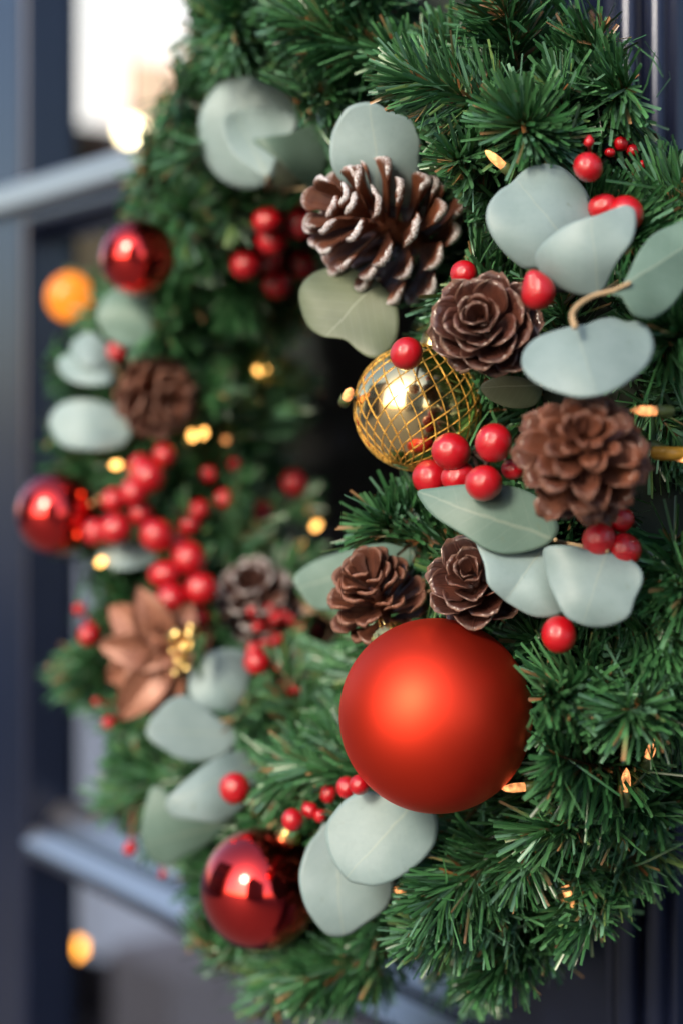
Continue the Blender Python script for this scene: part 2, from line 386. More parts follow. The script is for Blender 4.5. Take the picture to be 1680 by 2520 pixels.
tag(wallbox('peach_glow_panel', 262, 150, 640, 420, emis('peach_glow', (1.0, 0.66, 0.42), 0.62), 0.05, 0.06), 'glowing peach panel in front of the white one, standing in for a reflection', 'glowing panel')  # second added panel, peach glow in place of the reflected street
tag(wallbox('lavender_glow_block', 60, 1290, 480, 2040, emis('lavender_glow_block', (0.40, 0.42, 0.52), 0.42), 0.4), 'glowing lavender grey block blurred behind the middle pane', 'glowing block')  # added block; emission supplies the brightness in the middle pane
tag(wallbox('brown_glow_block', 60, 520, 420, 740, emis('brown_glow', (0.32, 0.24, 0.15), 0.2), 0.3, 0.0), 'dull brown glowing block blurred under the upper glazing bar', 'box')  # added block, brightened by its own emission
tag(wallbox('brown_backdrop', 560, 2240, 1100, 2420, mat('backdrop', (0.12, 0.06, 0.05), 0.5), 0.3, 0.5), 'dark brown sideboard low behind the bottom pane', 'backdrop')  # plain dark block added for the brown tone in the bottom pane
tag(wallbox('grey_glow_block', 90, 2080, 560, 2420, emis('grey_glow', (0.30, 0.27, 0.31), 0.16), 0.3, 0.4), 'faintly glowing grey block blurred behind the bottom pane', 'seat')  # added block; faint emission supplies the grey brightness in the bottom pane
tag(wallbox('brick_glow_panel', 570, -260, 720, 120, emis('brick_red', (0.50, 0.17, 0.12), 0.22), 0.2, 0.2), 'glowing brick red panel blurred above the top of the wreath', 'pier')  # added panel; emission stands in for a brick red reflection

# lamps deep in the room that blur into discs
def room_lamp(px, py, t, r, m, label, parts=1):
    c = at(px, py, t)
    o = thing('pendant_lamp', c + np.array([0, 0, r * 2.4]), label, 'lamp', 'warm lamps in the room')
    v, f = sphere(20, 12); link('globe', mesh('globe', v * r + c, f, o.location), o, m)
    J = Join(); J.add(tube([c + [0, 0, r * 0.9], c + [0, 0, r * 2.4]], r * 0.35, 8)); J.add(tube([c + [0, 0, r * 2.4], (c[0], c[1], 3.4)], 0.002, 6))
    link('cord', J.mesh('cord', o.location), o, M_SOCKET)
def blur_disc_globe():  # globe added at the size of an out-of-focus light's disc
    t = 1.20; c = at(160, 682, t); r = 54 * mpp(t)
    m = mat('amber_globe', (0.35, 0.10, 0.01), 0.3); n = noise(m, 110, 4, 0.6)
    P(m).inputs['Emission Color'].default_value = (1.0, 0.27, 0.018, 1)
    mr = N(m, 'ShaderNodeMapRange'); L(m, n.outputs[0], mr.inputs[0]); mr.inputs[1].default_value = 0.3; mr.inputs[2].default_value = 0.7; mr.inputs[3].default_value = 0.42; mr.inputs[4].default_value = 0.78; L(m, mr.outputs[0], P(m).inputs['Emission Strength'])
    o = thing('blur_disc_globe', c + np.array([0, 0, r]), 'glowing amber globe in place of a blurred light disc at the far left above a blurred round leaf', 'lamp')
    v, f = sphere(28, 18); link('globe', mesh('globe', v * r * np.array([1, 1, 1.06]) + c, f, o.location), o, m)
    J = Join(); e = at(330, 700, 1.09)
    J.add(tube([c + [0, 0, r * 0.95], c + [0, 0, r * 1.25]], r * 0.22, 10)); J.add(tube(spline([c + [0, 0, r * 1.2], (c + e) / 2 + [0, 0, r * 0.9], e], 8), 0.0011, 6))
    link('socket', J.mesh('socket', o.location), o, M_SOCKET)
blur_disc_globe()
room_lamp(300, 300, 1.9, 0.014, emis('warmwhite', (1.0, 0.80, 0.45), 6), 'glowing yellow white lamp just above the upper glazing bar')
room_lamp(174, 2178, 1.9, 0.010, emis('amber_low', (1.0, 0.36, 0.04), 5), 'small orange lamp behind the bottom pane')

# buildings across the street: mirrored in the glossy baubles and the paint
def facade(x0, x1, y0, h, wallc, label, seed):
    r = random.Random(seed)
    b = thing('street_building', ((x0 + x1) / 2, y0 - 2, 0), label, 'building', 'buildings across the street')
    boxes('wall', [(x0, x1, y0 - 4, y0, 0, h)], mat('facade', wallc, 0.8), b, 0, b.location)
    m1 = mat('window_frame', (0.6, 0.6, 0.58), 0.5); m2 = mat('dark_pane', (0.02, 0.025, 0.03), 0.1)
    x = x0 + 0.7
    while x + 1.1 < x1:
        for z in (0.7, 3.6, 6.5):
            if z + 1.9 < h:
                wo_ = boxes('window', [(x - 0.1, x + 1.0, y0 + 0.002, y0 + 0.08, z - 0.1, z + 1.9)], m1, b, 0, b.location)
                boxes('glazing', [(x, x + 0.9, y0 + 0.081, y0 + 0.09, z, z + 1.8)], m2, wo_, 0, b.location)
        x += 1.7
facade(-12.5, -2.6, -8, 8.5, (0.24, 0.14, 0.10), 'brick house across the street to the left, mirrored in the red balls', 1)
facade(8.0, 18, -9, 9.5, (0.22, 0.19, 0.17), 'grey house across the street to the right, mirrored in the red balls', 2)

# ------------------------------------------------------------------ ornaments
CLEAR = []                 # outlines that the greenery is parted for: (polygon, distance)
def clear_circle(px, py, r, t, k=0.97):
    a = np.linspace(0, 2 * math.pi, 18, endpoint=False)
    CLEAR.append((np.stack([px + k * r * np.cos(a), py + k * r * np.sin(a)], -1), t))

# --- baubles
def bauble(px, py, rpx, lift, m, label, name='bauble', cap_dir=None, ring=True, a=0.076):
    t = depth(px, py, a) - lift
    c = at(px, py, t); r = rpx * mpp(t)
    ax = vec(*(cap_dir or (0.1, 0.9, 0.1)))
    o = thing(name, c + ax * r * 1.25, label, 'christmas ball', 'christmas balls on the wreath')
    v, f = sphere(72, 40); Mx = frame(ax)
    link('ball', mesh('ball', (v * r) @ Mx.T + c, f, o.location), o, m)
    cr = max(0.2 * r, 0.0062)
    prof = []
    V, F = lathe([(cr * 0.97, r * 0.965), (cr, r * 1.0), (cr, r * 1.0 + cr * 0.9), (cr * 0.92, r + cr * 1.02), (0.0005, r + cr * 1.06)], 48, ax, c)
    V = V.reshape(5, 48, 3); k = 1 + 0.045 * np.cos(np.arange(48) * math.pi)[:, None]
    axis_pts = c + ax * np.array([r * 0.965, r, r + cr * 0.9, r + cr * 1.02, r + cr * 1.06])[:, None]
    V[:4] = axis_pts[:4, None] + (V[:4] - axis_pts[:4, None]) * k
    link('cap', mesh('cap', V.reshape(-1, 3), F, o.location), o, M_CAP)
    th = np.linspace(0, 2 * math.pi, 24, endpoint=False)
    lp = c + ax * (r + cr * 1.06 + cr * 0.45) + np.cos(th)[:, None] * Mx[:, 0] * cr * 0.5 + np.sin(th)[:, None] * ax * cr * 0.6
    V, F = tube(lp, cr * 0.07, 8, True); link('hook', mesh('hook', V, F, o.location), o, M_CAP)
    clear_circle(px, py, rpx, t)
    return o, c, r, t
BIG = bauble(1000, 1643, 222, 0.030, M_SATIN, 'large matte satin red ball low on the right side of the wreath', cap_dir=(-0.40, 0.62, -0.68))
bauble(600, 2042, 140, 0.012, M_MIRROR, 'shiny mirrored red ball at the bottom beside two eucalyptus leaves', cap_dir=(0.42, 0.85, 0.15))
bauble(133, 1180, 96, 0.022, M_MIRROR, 'shiny red ball at the far left beside the red berries', cap_dir=(0.85, 0.25, -0.35))
bauble(318, 592, 88, 0.016, M_MIRROR, 'shiny red ball at the upper left above a round eucalyptus leaf', cap_dir=(0.7, 0.5, -0.5))
gb, gc, gr, gt = bauble(958, 936, 146, 0.004, M_GOLD, 'gold ball with a glittering diamond net over its mirrored surface', cap_dir=(0.25, 0.88, -0.2))
J = Join(); Mx = frame(vec(0.25, 0.88, -0.2))
for s in (1, -1):
    for k in range(22):
        ph = np.linspace(-1.42, 1.42, 44)
        th = k * 2 * math.pi / 22 + s * 0.62 * ph * 1.25
        p = np.stack([np.cos(ph) * np.cos(th), np.cos(ph) * np.sin(th), np.sin(ph)], -1) * gr * 1.0
        J.add(tube(p @ Mx.T + gc, gr * 0.0125 * (1 + 0.22 * rng.standard_normal(44)), 5))
link('glitter_net', J.mesh('glitter_net', gb.location), gb, M_GLIT)

# --- berries
BV, BF = sphere(28, 18)
def berry_mesh(seed, tear=0.0):
    r = np.random.default_rng(seed); v = BV.copy()
    for _ in range(4):
        d = r.standard_normal(3); d /= np.linalg.norm(d); v *= (1 + 0.022 * r.standard_normal() * np.cos(3 * (BV @ d)))[:, None]
    if tear: v[:, 2] += tear * np.clip(v[:, 2], 0, 1) ** 4
    me = mesh('berry', v, BF); me.materials.append(M_BERRY); me.polygons.foreach_set('use_smooth', np.ones(len(me.polygons), bool)); return me
BM = [berry_mesh(i) for i in range(4)]; BT = berry_mesh(9, 0.5)
def berries(label, lst, root, lift=0.012, stem=M_BERRYSTEM, a=0.076, name='berry_pick', group='red berry picks'):
    """lst: (px, py, rpx, extra_lift[, 'tear']); root: pixel where the wires go into the greenery"""
    tr = depth(*root, a) + 0.035; base = at(*root, tr)
    o = thing(name, base, label, 'berries', group)
    J = Join()
    for i, b in enumerate(lst):
        t = depth(b[0], b[1], a) - lift - b[3]; t = max(0.5, t)
        c = at(b[0], b[1], t); r = b[2] * mpp(t)
        q = bpy.data.objects.new('berry', BT if len(b) > 4 else BM[i % 4]); C.objects.link(q); q.parent = o
        q.location = Vector(c - base); q.scale = (r, r, r * random.uniform(0.97, 1.08))
        if len(b) > 4: q.rotation_euler = Matrix(frame(vec(*b[4])).tolist()).to_euler()
        else: q.rotation_euler = (random.uniform(0, 6), random.uniform(0, 6), random.uniform(0, 6))
        mid = (c + base) / 2 + rng.standard_normal(3) * 0.004 
        J.add(tube(spline([base, mid, c], 6), 0.0009, 6))
        if b[2] > 16: clear_circle(b[0], b[1], b[2], t)
    link('stem', J.mesh('stem', base), o, stem)
    return o
berries('cluster of seven red berries left of the snow tipped pinecone', [(565, 608, 36, 0), (625, 552, 36, .006), (615, 506, 33, 0), (690, 512, 38, 0), (690, 606, 36, 0), (637, 652, 35, .004), (622, 598, 26, -.01)], (655, 575), lift=0.05)
berries('single red berry between the two upper pinecones', [(1064, 628, 31, .008)], (1075, 655))
berries('single teardrop red berry beside the glossy pinecone under a leaf', [(1236, 672, 40, .028, (-.35, .8, .3))], (1290, 700))
berries('single red berry sitting on top of the gold ball', [(933, 812, 38, .045)], (985, 800))
berries('cluster of six glossy red berries below the gold ball', [(1035, 1037, 43, .016), (987, 1098, 42, .018), (1052, 1096, 38, .006), (1110, 1110, 43, .022), (1133, 1017, 44, .018), (1176, 1078, 26, .004)], (1085, 1040))
berries('red berries on a stalk at the top right of the wreath', [(1350, 383, 34, .02), (1352, 326, 12, .018, (0, 1, .1)), (1385, 476, 34, .006), (1437, 490, 42, .008)], (1375, 440), stem=M_REDSTEM)
berries('loose blurred red berries behind the top right greenery', [(1425, 330, 17, -.02), (1452, 345, 15, -.02), (1400, 350, 12, -.02), (1475, 378, 11, -.02)], (1430, 372), stem=M_REDSTEM)
berries('three red berries right of the largest pinecone base', [(1375, 1240, 40, .006), (1435, 1262, 38, .006), (1428, 1195, 28, 0)], (1440, 1225))
berries('single red berry beside the top right of the matte red ball', [(1283, 1458, 41, .012)], (1300, 1440))
berries('single red berry in front of a pale leaf at the lower left', [(540, 1812, 36, .02)], (620, 1780))
berries('shrivelled red berries tucked under the matte red ball', [(797, 1810, 26, .018), (826, 1803, 25, .03), (755, 1825, 20, .0)], (830, 1790))
berries('red buds by the gold cap of the mirrored bottom ball', [(672, 1884, 26, .03), (712, 1862, 20, .012), (735, 1875, 15, .008)], (740, 1850), stem=M_REDSTEM)
berries('large loose spray of blurred red berries on the left side', [(340, 1095, 40, .012), (308, 1130, 33, .014), (378, 1045, 29, 0), (262, 1150, 30, 0), (325, 1180, 28, .004), (265, 1216, 38, .01), (218, 1222, 30, .008), (362, 1230, 40, .02), (437, 1206, 24, 0), (458, 1172, 25, 0), (322, 1072, 30, 0)], (380, 1170), lift=0.014)
berries('cluster of blurred red berries above the copper flower', [(412, 1252, 27, 0), (436, 1284, 40, .012), (380, 1320, 35, .012), (393, 1377, 36, .018), (463, 1354, 38, .02), (457, 1420, 26, .0)], (425, 1330), lift=0.016)
berries('sparse red berries inside the ring of the wreath', [(480, 1090, 19, 0), (538, 1066, 15, 0), (515, 1146, 21, 0), (545, 1130, 15, 0), (675, 1110, 30, .02), (604, 1176, 25, .01), (590, 1195, 16, .01)], (560, 1230), lift=0.004)
berries('single red berry at the left edge below a shiny ball', [(205, 1458, 27, .0)], (250, 1440))
berries('tiny blurred red buds at the left edge of the wreath', [(183, 1400, 15, 0), (250, 1660, 15, 0), (222, 1612, 10, 0), (300, 1950, 16, 0), (375, 2010, 9, 0)], (300, 1600), stem=M_REDSTEM)
berries('dim red berry above the blurred left pinecone', [(270, 806, 25, 0)], (300, 830))
pips = [(578, 1405, 11), (620, 1398, 12), (633, 1420, 14), (650, 1415, 15), (592, 1440, 13), (668, 1425, 12), (690, 1440, 12), (640, 1468, 12), (608, 1480, 12), (628, 1478, 13), (645, 1530, 14), (668, 1500, 13), (690, 1505, 12), (700, 1475, 12), (720, 1500, 13), (745, 1500, 13), (590, 1522, 29), (585, 1495, 20), (640, 1590, 11), (658, 1592, 11), (680, 1585, 12), (690, 1570, 12), (705, 1555, 12), (690, 1535, 10), (760, 1515, 12), (722, 1445, 11)]
berries('spray of tiny red buds left of the matte red ball', [(x, y, r, .016 + .01 * random.random()) for x, y, r in pips], (735, 1535), lift=0.012, stem=M_REDSTEM)

# --- pinecones
def scale_mesh(Lg, W, e, curl, cup, th, lipth, rc, zc, az, M, sc_, org, nu=10, nv=9, hook=0.0, blunt=False):
    u = np.linspace(0, 1, nu); v = np.linspace(-1, 1, nv)
    ang = e + curl * u + hook * np.clip((u - 0.72) / 0.28, 0, 1) ** 2
    du = Lg / (nu - 1)
    rr = rc + np.concatenate([[0], np.cumsum(np.cos(ang[:-1]) * du)]); zz = zc + np.concatenate([[0], np.cumsum(np.sin(ang[:-1]) * du)])
    wu = np.where(u < 0.6, 0.34 + 0.66 * np.sin(np.clip(u / 0.6, 0, 1) * math.pi / 2), np.sqrt(np.clip(1 - ((u - 0.6) / 0.42) ** 2, 0, 1)))
    if blunt: wu = 0.20 + 0.80 * np.clip(u / 0.86, 0, 1) ** 1.25 * (1 - 0.22 * np.clip((u - 0.86) / 0.14, 0, 1) ** 2)
    nx, nz = -np.sin(ang), np.cos(ang)
    wob = 1 + 0.05 * rng.standard_normal((nu, 1))
    asym = 0.16 * rng.standard_normal(); twist = 0.10 * rng.standard_normal(); cup = cup * (1 + 0.35 * rng.standard_normal())
    Y = W * (wu[:, None] * wob) * (v[None] + asym * u[:, None] ** 2 * (1 - v[None] ** 2) * 0.5)
    h = cup * W * (wu[:, None] ** 1.0) * v[None] ** 2 + 0.045 * W * rng.standard_normal((1, nv)) * u[:, None] + twist * W * v[None] * u[:, None] + 0.05 * W * np.sin(2.6 * v[None] + rng.uniform(0, 6)) * u[:, None] ** 2
    thick = th + (lipth - th) * np.clip((u - 0.55) / 0.35, 0, 1) ** 1.5
    edge = np.clip(1.06 - np.abs(v) ** 4, 0.25, 1)
    endr = np.sqrt(np.clip(1.02 - np.clip((u - 0.85) / 0.15, 0, 1) ** 4, 0.12, 1))
    T2 = 0.5 * thick[:, None] * edge[None] * endr[:, None]
    if blunt: T2 = 0.5 * (thick[:, None] * np.clip(1.05 - np.abs(v)[None] ** 5, 0.3, 1)) * (1 - 0.25 * np.clip((u[:, None] - 0.9) / 0.1, 0, 1))
    pull = (0.13 * Lg * v[None] ** 2 * u[:, None] ** 3) if blunt else 0 * Y
    rr = rr[:, None] - np.cos(ang)[:, None] * pull; zz = zz[:, None] - np.sin(ang)[:, None] * pull
    top = np.stack([rr + nx[:, None] * (h + T2), Y, zz + nz[:, None] * (h + T2)], -1)
    bot = np.stack([rr + nx[:, None] * (h - T2), Y, zz + nz[:, None] * (h - T2)], -1)
    V = np.concatenate([top.reshape(-1, 3), bot.reshape(-1, 3)]); n = nu * nv; F = []
    for i in range(nu - 1):
        for j in range(nv - 1):
            a = i * nv + j; F.append((a, a + nv, a + nv + 1, a + 1)); F.append((n + a, n + a + 1, n + a + nv + 1, n + a + nv))
    ring = [j for j in range(nv)] + [i * nv + nv - 1 for i in range(1, nu)] + [(nu - 1) * nv + j for j in range(nv - 2, -1, -1)] + [i * nv for i in range(nu - 2, 0, -1)]
    for k in range(len(ring)):
        a, b = ring[k], ring[(k + 1) % len(ring)]; F.append((a, b, n + b, n + a))
    lip = np.maximum(np.clip((u[:, None] - 0.84) / 0.14, 0, 1) * np.ones(nv), np.clip((np.abs(v)[None] - 0.72) / 0.25, 0, 1) * np.clip(u[:, None] * 1.8 - 0.6, 0, 1))
    snow = np.clip((u[:, None] - 0.80) / 0.16, 0, 1) * np.ones(nv)
    col = np.stack([np.tile(lip.ravel(), 2), np.tile(snow.ravel(), 2), np.tile((np.ones((nu, 1)) * (v[None] * 0.5 + 0.5) + 0.04 * u[:, None]).ravel(), 2)], -1)
    ca, sa = math.cos(az), math.sin(az)
    V = np.stack([V[:, 0] * ca - V[:, 1] * sa, V[:, 0] * sa + V[:, 1] * ca, V[:, 2]], -1)
    return V, F, col
def pinecone(px, py, hw, hh, axis, n, m, label, lift=0.01, e0=82, e1=2, W0=0.62, H=0.9, curl=0.5, cup=0.32, lipth=0.07, th=0.035, hook=0.0, Lmin=0.42, spin=0.0, a=0.076, epow=0.75, blunt=False):
    t = depth(px, py, a) - lift; M = frame(vec(*axis))
    parts = []
    for i in range(n):
        s = i / (n - 1)
        e = math.radians(e0 + (e1 - e0) * s ** epow) + 0.10 * rng.standard_normal()
        Lg = (Lmin + (1 - Lmin) * math.sin(min(1, s * 1.35) * math.pi / 2)) * (1 + 0.06 * rng.standard_normal()) * (1 - 0.18 * max(0, s - 0.75) / 0.25)
        W = W0 * Lg * (1 + 0.08 * rng.standard_normal())
        parts.append(scale_mesh(Lg, W, e, curl * (0.4 + 0.6 * s), cup, th, lipth * (0.6 + 0.4 * s), 0.07 + 0.10 * math.sin(s * math.pi), H * (0.5 - s), i * 2.39996 + spin + 0.10 * rng.standard_normal(), M, 1, 0, hook=hook, blunt=blunt))
    Z = np.concatenate([p[0] for p in parts]) @ M.T
    X, Y = Z @ RGT, Z @ UPV
    k = mpp(t) * min(hw / ((X.max() - X.min()) / 2), hh / ((Y.max() - Y.min()) / 2)) * 0.5 + mpp(t) * max(hw / ((X.max() - X.min()) / 2), hh / ((Y.max() - Y.min()) / 2)) * 0.5
    off = (X.max() + X.min()) / 2 * RGT + (Y.max() + Y.min()) / 2 * UPV
    c = at(px, py, t)
    base = c + (M @ np.array([0, 0, -H * 0.5]) - off) * k
    o = thing('pinecone', base, label, 'pinecone', 'pinecones on the wreath')
    for V, F, col in parts:
        me = mesh('scale', (V @ M.T - off) * k + c, F, base); color_attr(me, col); link('scale', me, o, m)
    zs = np.linspace(-0.56, 0.30, 9); J = Join()
    J.add(tube((np.stack([0 * zs, 0 * zs, zs * H], -1) @ M.T - off) * k + c, k * 0.17 * np.sqrt(np.clip(1 - (zs / 0.6) ** 2, 0.05, 1)), 10))
    me = J.mesh('core', base); color_attr(me, np.zeros((len(me.vertices), 3))); link('core', me, o, m)
    aa = np.linspace(0, 2 * math.pi, 20, endpoint=False)
    CLEAR.append((np.stack([px + 0.9 * hw * np.cos(aa), py + 0.9 * hh * np.sin(aa)], -1), t))
    return o
pinecone(893, 535, 197, 177, (-0.78, 0.30, 0.55), 56, M_CONE_SNOW, 'open pinecone with snow dusted tips at the top of the wreath', lift=0.018, e0=62, e1=-4, W0=0.25, H=1.5, curl=0.10, cup=0.30, lipth=0.16, th=0.035, hook=-0.2, Lmin=0.72, spin=0.4, epow=0.9, blunt=True)
pinecone(1112, 746, 133, 125, (-0.30, 0.24, 0.92), 34, M_CONE_GLOSS, 'glossy rose shaped pinecone right above the gold ball', lift=0.026, e0=74, e1=4, W0=0.46, H=1.1, curl=0.28, cup=0.40, lipth=0.085, hook=-0.7, Lmin=0.40, epow=0.8)
pinecone(1342, 1050, 172, 158, (-0.10, 0.40, 0.91), 54, M_CONE, 'largest pinecone, brown with rounded scales, on the right', lift=0.045, e0=56, e1=-20, W0=0.285, H=1.6, curl=0.25, cup=0.50, lipth=0.19, hook=-0.9, epow=0.8, Lmin=0.42)
pinecone(1092, 1342, 116, 118, (-0.30, 0.50, 0.81), 30, M_CONE_GLOSS, 'dark glossy pinecone half hidden between a leaf and the matte ball', lift=0.012, e0=72, e1=0, W0=0.44, H=1.1, curl=0.28, cup=0.42, lipth=0.09, hook=-0.6, epow=0.8)
pinecone(868, 1372, 128, 110, (-0.30, 0.72, 0.62), 44, M_CONE, 'brown pinecone with upright scales above the matte red ball', lift=0.022, e0=64, e1=4, W0=0.30, H=1.3, curl=0.15, cup=0.34, lipth=0.13, hook=-0.3, Lmin=0.62, blunt=True, epow=0.9)
pinecone(594, 1382, 104, 106, (-0.15, 0.55, 0.82), 46, M_CONE_FROST, 'blurred pinecone with frosted grey tips below the ring opening', lift=0.012, e0=62, e1=-2, W0=0.27, H=1.35, curl=0.15, cup=0.32, lipth=0.17, hook=-0.3, Lmin=0.62, blunt=True, epow=0.9)
pinecone(358, 912, 104, 98, (0.45, -0.10, 0.88), 46, M_CONE, 'blurred brown pinecone on the left side of the wreath', lift=0.012, e0=60, e1=-4, W0=0.27, H=1.4, curl=0.15, cup=0.32, lipth=0.17, hook=-0.3, Lmin=0.62, blunt=True, epow=0.9)
pinecone(745, 1440, 42, 46, (-0.3, 0.5, 0.8), 22, M_CONE, 'small brown pinecone end beside the tiny red buds', lift=0.004, e0=80, e1=10, W0=0.5, H=0.9, curl=0.3, cup=0.34, lipth=0.08)

# --- copper flower
def flower():
    cx, cyy = 392, 1490; t = depth(cx, cyy) - 0.016; c = at(cx, cyy, t)
    o = thing('fabric_flower', c, 'blurred copper brown cloth flower with a gold beaded centre', 'artificial flower')
    for ang, ln, wd, tilt in ((116, 165, 46, 0.35), (146, 175, 48, 0.05), (176, 165, 46, 0.30), (206, 170, 48, 0.0), (234, 200, 50, 0.28), (262, 180, 46, 0.05), (20, 105, 45, 0.1), (66, 115, 45, 0.2), (215, 95, 30, 0.85), (140, 85, 28, 0.9), (270, 90, 30, 0.85)):
        a = math.radians(ang); dx, dy = math.cos(a), math.sin(a)
        D = vec(dx, dy, 0.0) * math.cos(tilt) + BCK * math.sin(tilt); Sd = vec(-dy, dx, 0); Nn = np.cross(D, Sd); Nn *= np.sign(Nn @ BCK)
        V = []; F = []; nu, nv = 12, 9
        for s in (1, -1):
            for i in range(nu):
                u = i / (nu - 1); wv = wd * mpp(t) * (math.sin(math.pi * min(1, (0.10 + 0.9 * u)) ** 1.15) ** 0.75 if u < 1 else 0.0)
                for j in range(nv):
                    v = -1 + 2 * j / (nv - 1)
                    h = 0.006 * math.sin(u * 2.6) - 0.010 * u * u + 0.006 * abs(v) * math.sin(u * 3) + 0.0010 * math.sin(9 * v + 3 * u + ang)
                    V.append(c + D * ln * mpp(t) * u + Sd * wv * v + Nn * (h + s * 0.0005))
        n = nu * nv
        for i in range(nu - 1):
            for j in range(nv - 1):
                q = i * nv + j; F.append((q, q + 1, q + nv + 1, q + nv)); F.append((n + q, n + q + nv, n + q + nv + 1, n + q + 1))
        for i in range(nu - 1):
            for j in (0, nv - 1): q = i * nv + j; F.append((q, q + nv, n + q + nv, n + q))
        link('petal', mesh('petal', V, F, c), o, M_COPPER)
    for k in range(16):
        p = at(418 + random.uniform(-30, 32), 1492 + random.uniform(-52, 52), t - 0.022 - random.random() * 0.008)
        r = random.uniform(0.0016, 0.0034); v, f = sphere(14, 8); d = frame(rng.standard_normal(3))
        link('bead', mesh('bead', (v * np.array([r, r, r * 1.7])) @ d.T + p, f, c), o, M_CAP)
    aa = np.linspace(0, 2 * math.pi, 16, endpoint=False)
    CLEAR.append((np.stack([330 + 110 * np.cos(aa), 1500 + 150 * np.sin(aa)], -1), t - 0.01))
flower()

# --- eucalyptus
def leaf(o, outline, base, tip, lift, tilt=(0, 0), dome=0.006, fold=0.0, m=M_LEAF, wave=0.0012, a=0.076, t=None):
    O = spline(outline, 6, True); cxy = O.mean(0)
    t0 = (depth(*cxy, a) if t is None else t) - lift
    base, tip = np.array(base, float), np.array(tip, float); ax = tip - base; ln = np.linalg.norm(ax); ax /= ln; nr = np.array([-ax[1], ax[0]])
    n = len(O); K = 12; V2 = [cxy]; UV = []
    for k in range(1, K + 1):
        V2 += list(cxy + (O - cxy) * (k / K))
    V2 = np.array(V2); q = V2 - base
    uv = np.stack([q @ ax / ln, q @ nr / ln], -1)
    R = np.abs(O - cxy).max(); rel = (V2 - cxy) / R
    f1, f2, f3 = rng.uniform(0, 6, 3)
    dt = tilt[0] * rel[:, 0] + tilt[1] * rel[:, 1] + dome * (rel ** 2).sum(1) + fold * np.abs(uv[:, 1]) \
        + wave * (np.sin(3.1 * rel[:, 0] + f1) + np.sin(3.7 * rel[:, 1] + f2) + np.sin(4.3 * (rel[:, 0] - rel[:, 1]) + f3) * (rel ** 2).sum(1))
    front = np.array([at(p[0], p[1], t0 + d) for p, d in zip(V2, dt)])
    th = 0.0004; back = front + FWD * th
    nn = len(V2); V = np.concatenate([front, back]); F = []
    for j in range(n): 
        F.append((0, 1 + (j + 1) % n, 1 + j)); F.append((nn, nn + 1 + j, nn + 1 + (j + 1) % n))
    for k in range(K - 1):
        for j in range(n):
            p, s_ = 1 + k * n, 1 + (k + 1) * n; j2 = (j + 1) % n
            F.append((p + j, p + j2, s_ + j2, s_ + j)); F.append((nn + p + j, nn + s_ + j, nn + s_ + j2, nn + p + j2))
    p = 1 + (K - 1) * n
    for j in range(n): j2 = (j + 1) % n; F.append((p + j, p + j2, nn + p + j2, nn + p + j))
    me = mesh('leaf', V, F, o.location); ul = me.uv_layers.new(name='UVMap'); li = np.zeros(len(me.loops), np.int32); me.loops.foreach_get('vertex_index', li)
    UVv = np.concatenate([uv, uv]); ul.data.foreach_set('uv', UVv[li].astype(np.float32).ravel())
    link('leaf', me, o, m)
    CLEAR.append((cxy + (O - cxy) * 0.94, t0 + 0.008))
    return at(*base, t0 + tilt[0] * (base - cxy)[0] / R + tilt[1] * (base - cxy)[1] / R + dome * (((base - cxy) / R) ** 2).sum() + 0.0004), t0
def eucalyptus(label, root, leaves, deep=0.03):
    tr = depth(*root) ; base = at(*root, tr + deep)
    o = thing('eucalyptus_sprig', base, label, 'eucalyptus', 'eucalyptus sprigs on the wreath')
    J = Join(); front = at(*root, tr + deep * 0.3)
    for l in leaves:
        ns = l.pop('no_stem', False); b, t0 = leaf(o, **l)
        if ns: continue
        J.add(tube(spline([base, front * 0.7 + b * 0.3, b * 0.92 + front * 0.08, b], 5), np.linspace(0.0010, 0.0008, 16), 7))
    link('stem', J.mesh('stem', base), o, M_LEAFSTEM)
    return o
def Z2(x, y): return (429.3 + x * .381, 149.3 + y * .381)
def Z3(x, y): return (1082.6 + x * .3095, 280 + y * .3095)
def Z6(x, y): return (784 + x * .5, 1176 + y * .5)
def ZF(x, y): return (280 + x * .4881, 1493.3 + y * .4881)
eucalyptus('cluster of round overlapping eucalyptus leaves at the upper left', (618, 440), [
    dict(outline=[(575, 172), (640, 190), (680, 235), (692, 290), (682, 335), (650, 385), (610, 422), (570, 433), (520, 420), (480, 380), (458, 320), (460, 260), (490, 205), (530, 178)], base=(612, 420), tip=(540, 185), lift=0.012, tilt=(-.006, .004), m=M_LEAF, dome=0.008),
    dict(outline=[(510, 279), (528, 258), (582, 246), (643, 250), (681, 268), (673, 302), (643, 348), (615, 405), (574, 384), (540, 357), (519, 321)], base=(615, 408), tip=(540, 255), lift=0.026, tilt=(.004, -.008), dome=-0.004),
    dict(outline=[(600, 335), (640, 345), (685, 385), (695, 425), (655, 434), (618, 428), (604, 390)], base=(620, 425), tip=(680, 340), lift=0.030, tilt=(-.006, .008), m=M_LEAF_SHADED),
    dict(outline=[(582, 322), (620, 312), (665, 305), (700, 290), (735, 281), (748, 320), (753, 360), (742, 400), (714, 440), (697, 420), (662, 388), (620, 352)], base=(700, 432), tip=(600, 315), lift=0.036, tilt=(.010, .004), m=M_LEAF_G, fold=0.010)])
eucalyptus('single pale wavy edged eucalyptus leaf behind the snow tipped pinecone', (900, 500), [
    dict(outline=[(757, 350), (761, 309), (778, 271), (799, 245), (833, 234), (864, 237), (894, 254), (928, 267), (953, 286), (966, 325), (963, 363), (964, 397), (968, 440), (961, 473), (900, 470), (850, 450), (790, 420), (765, 390)], base=(870, 465), tip=(850, 236), lift=0.014, tilt=(.004, .006), dome=0.004)])
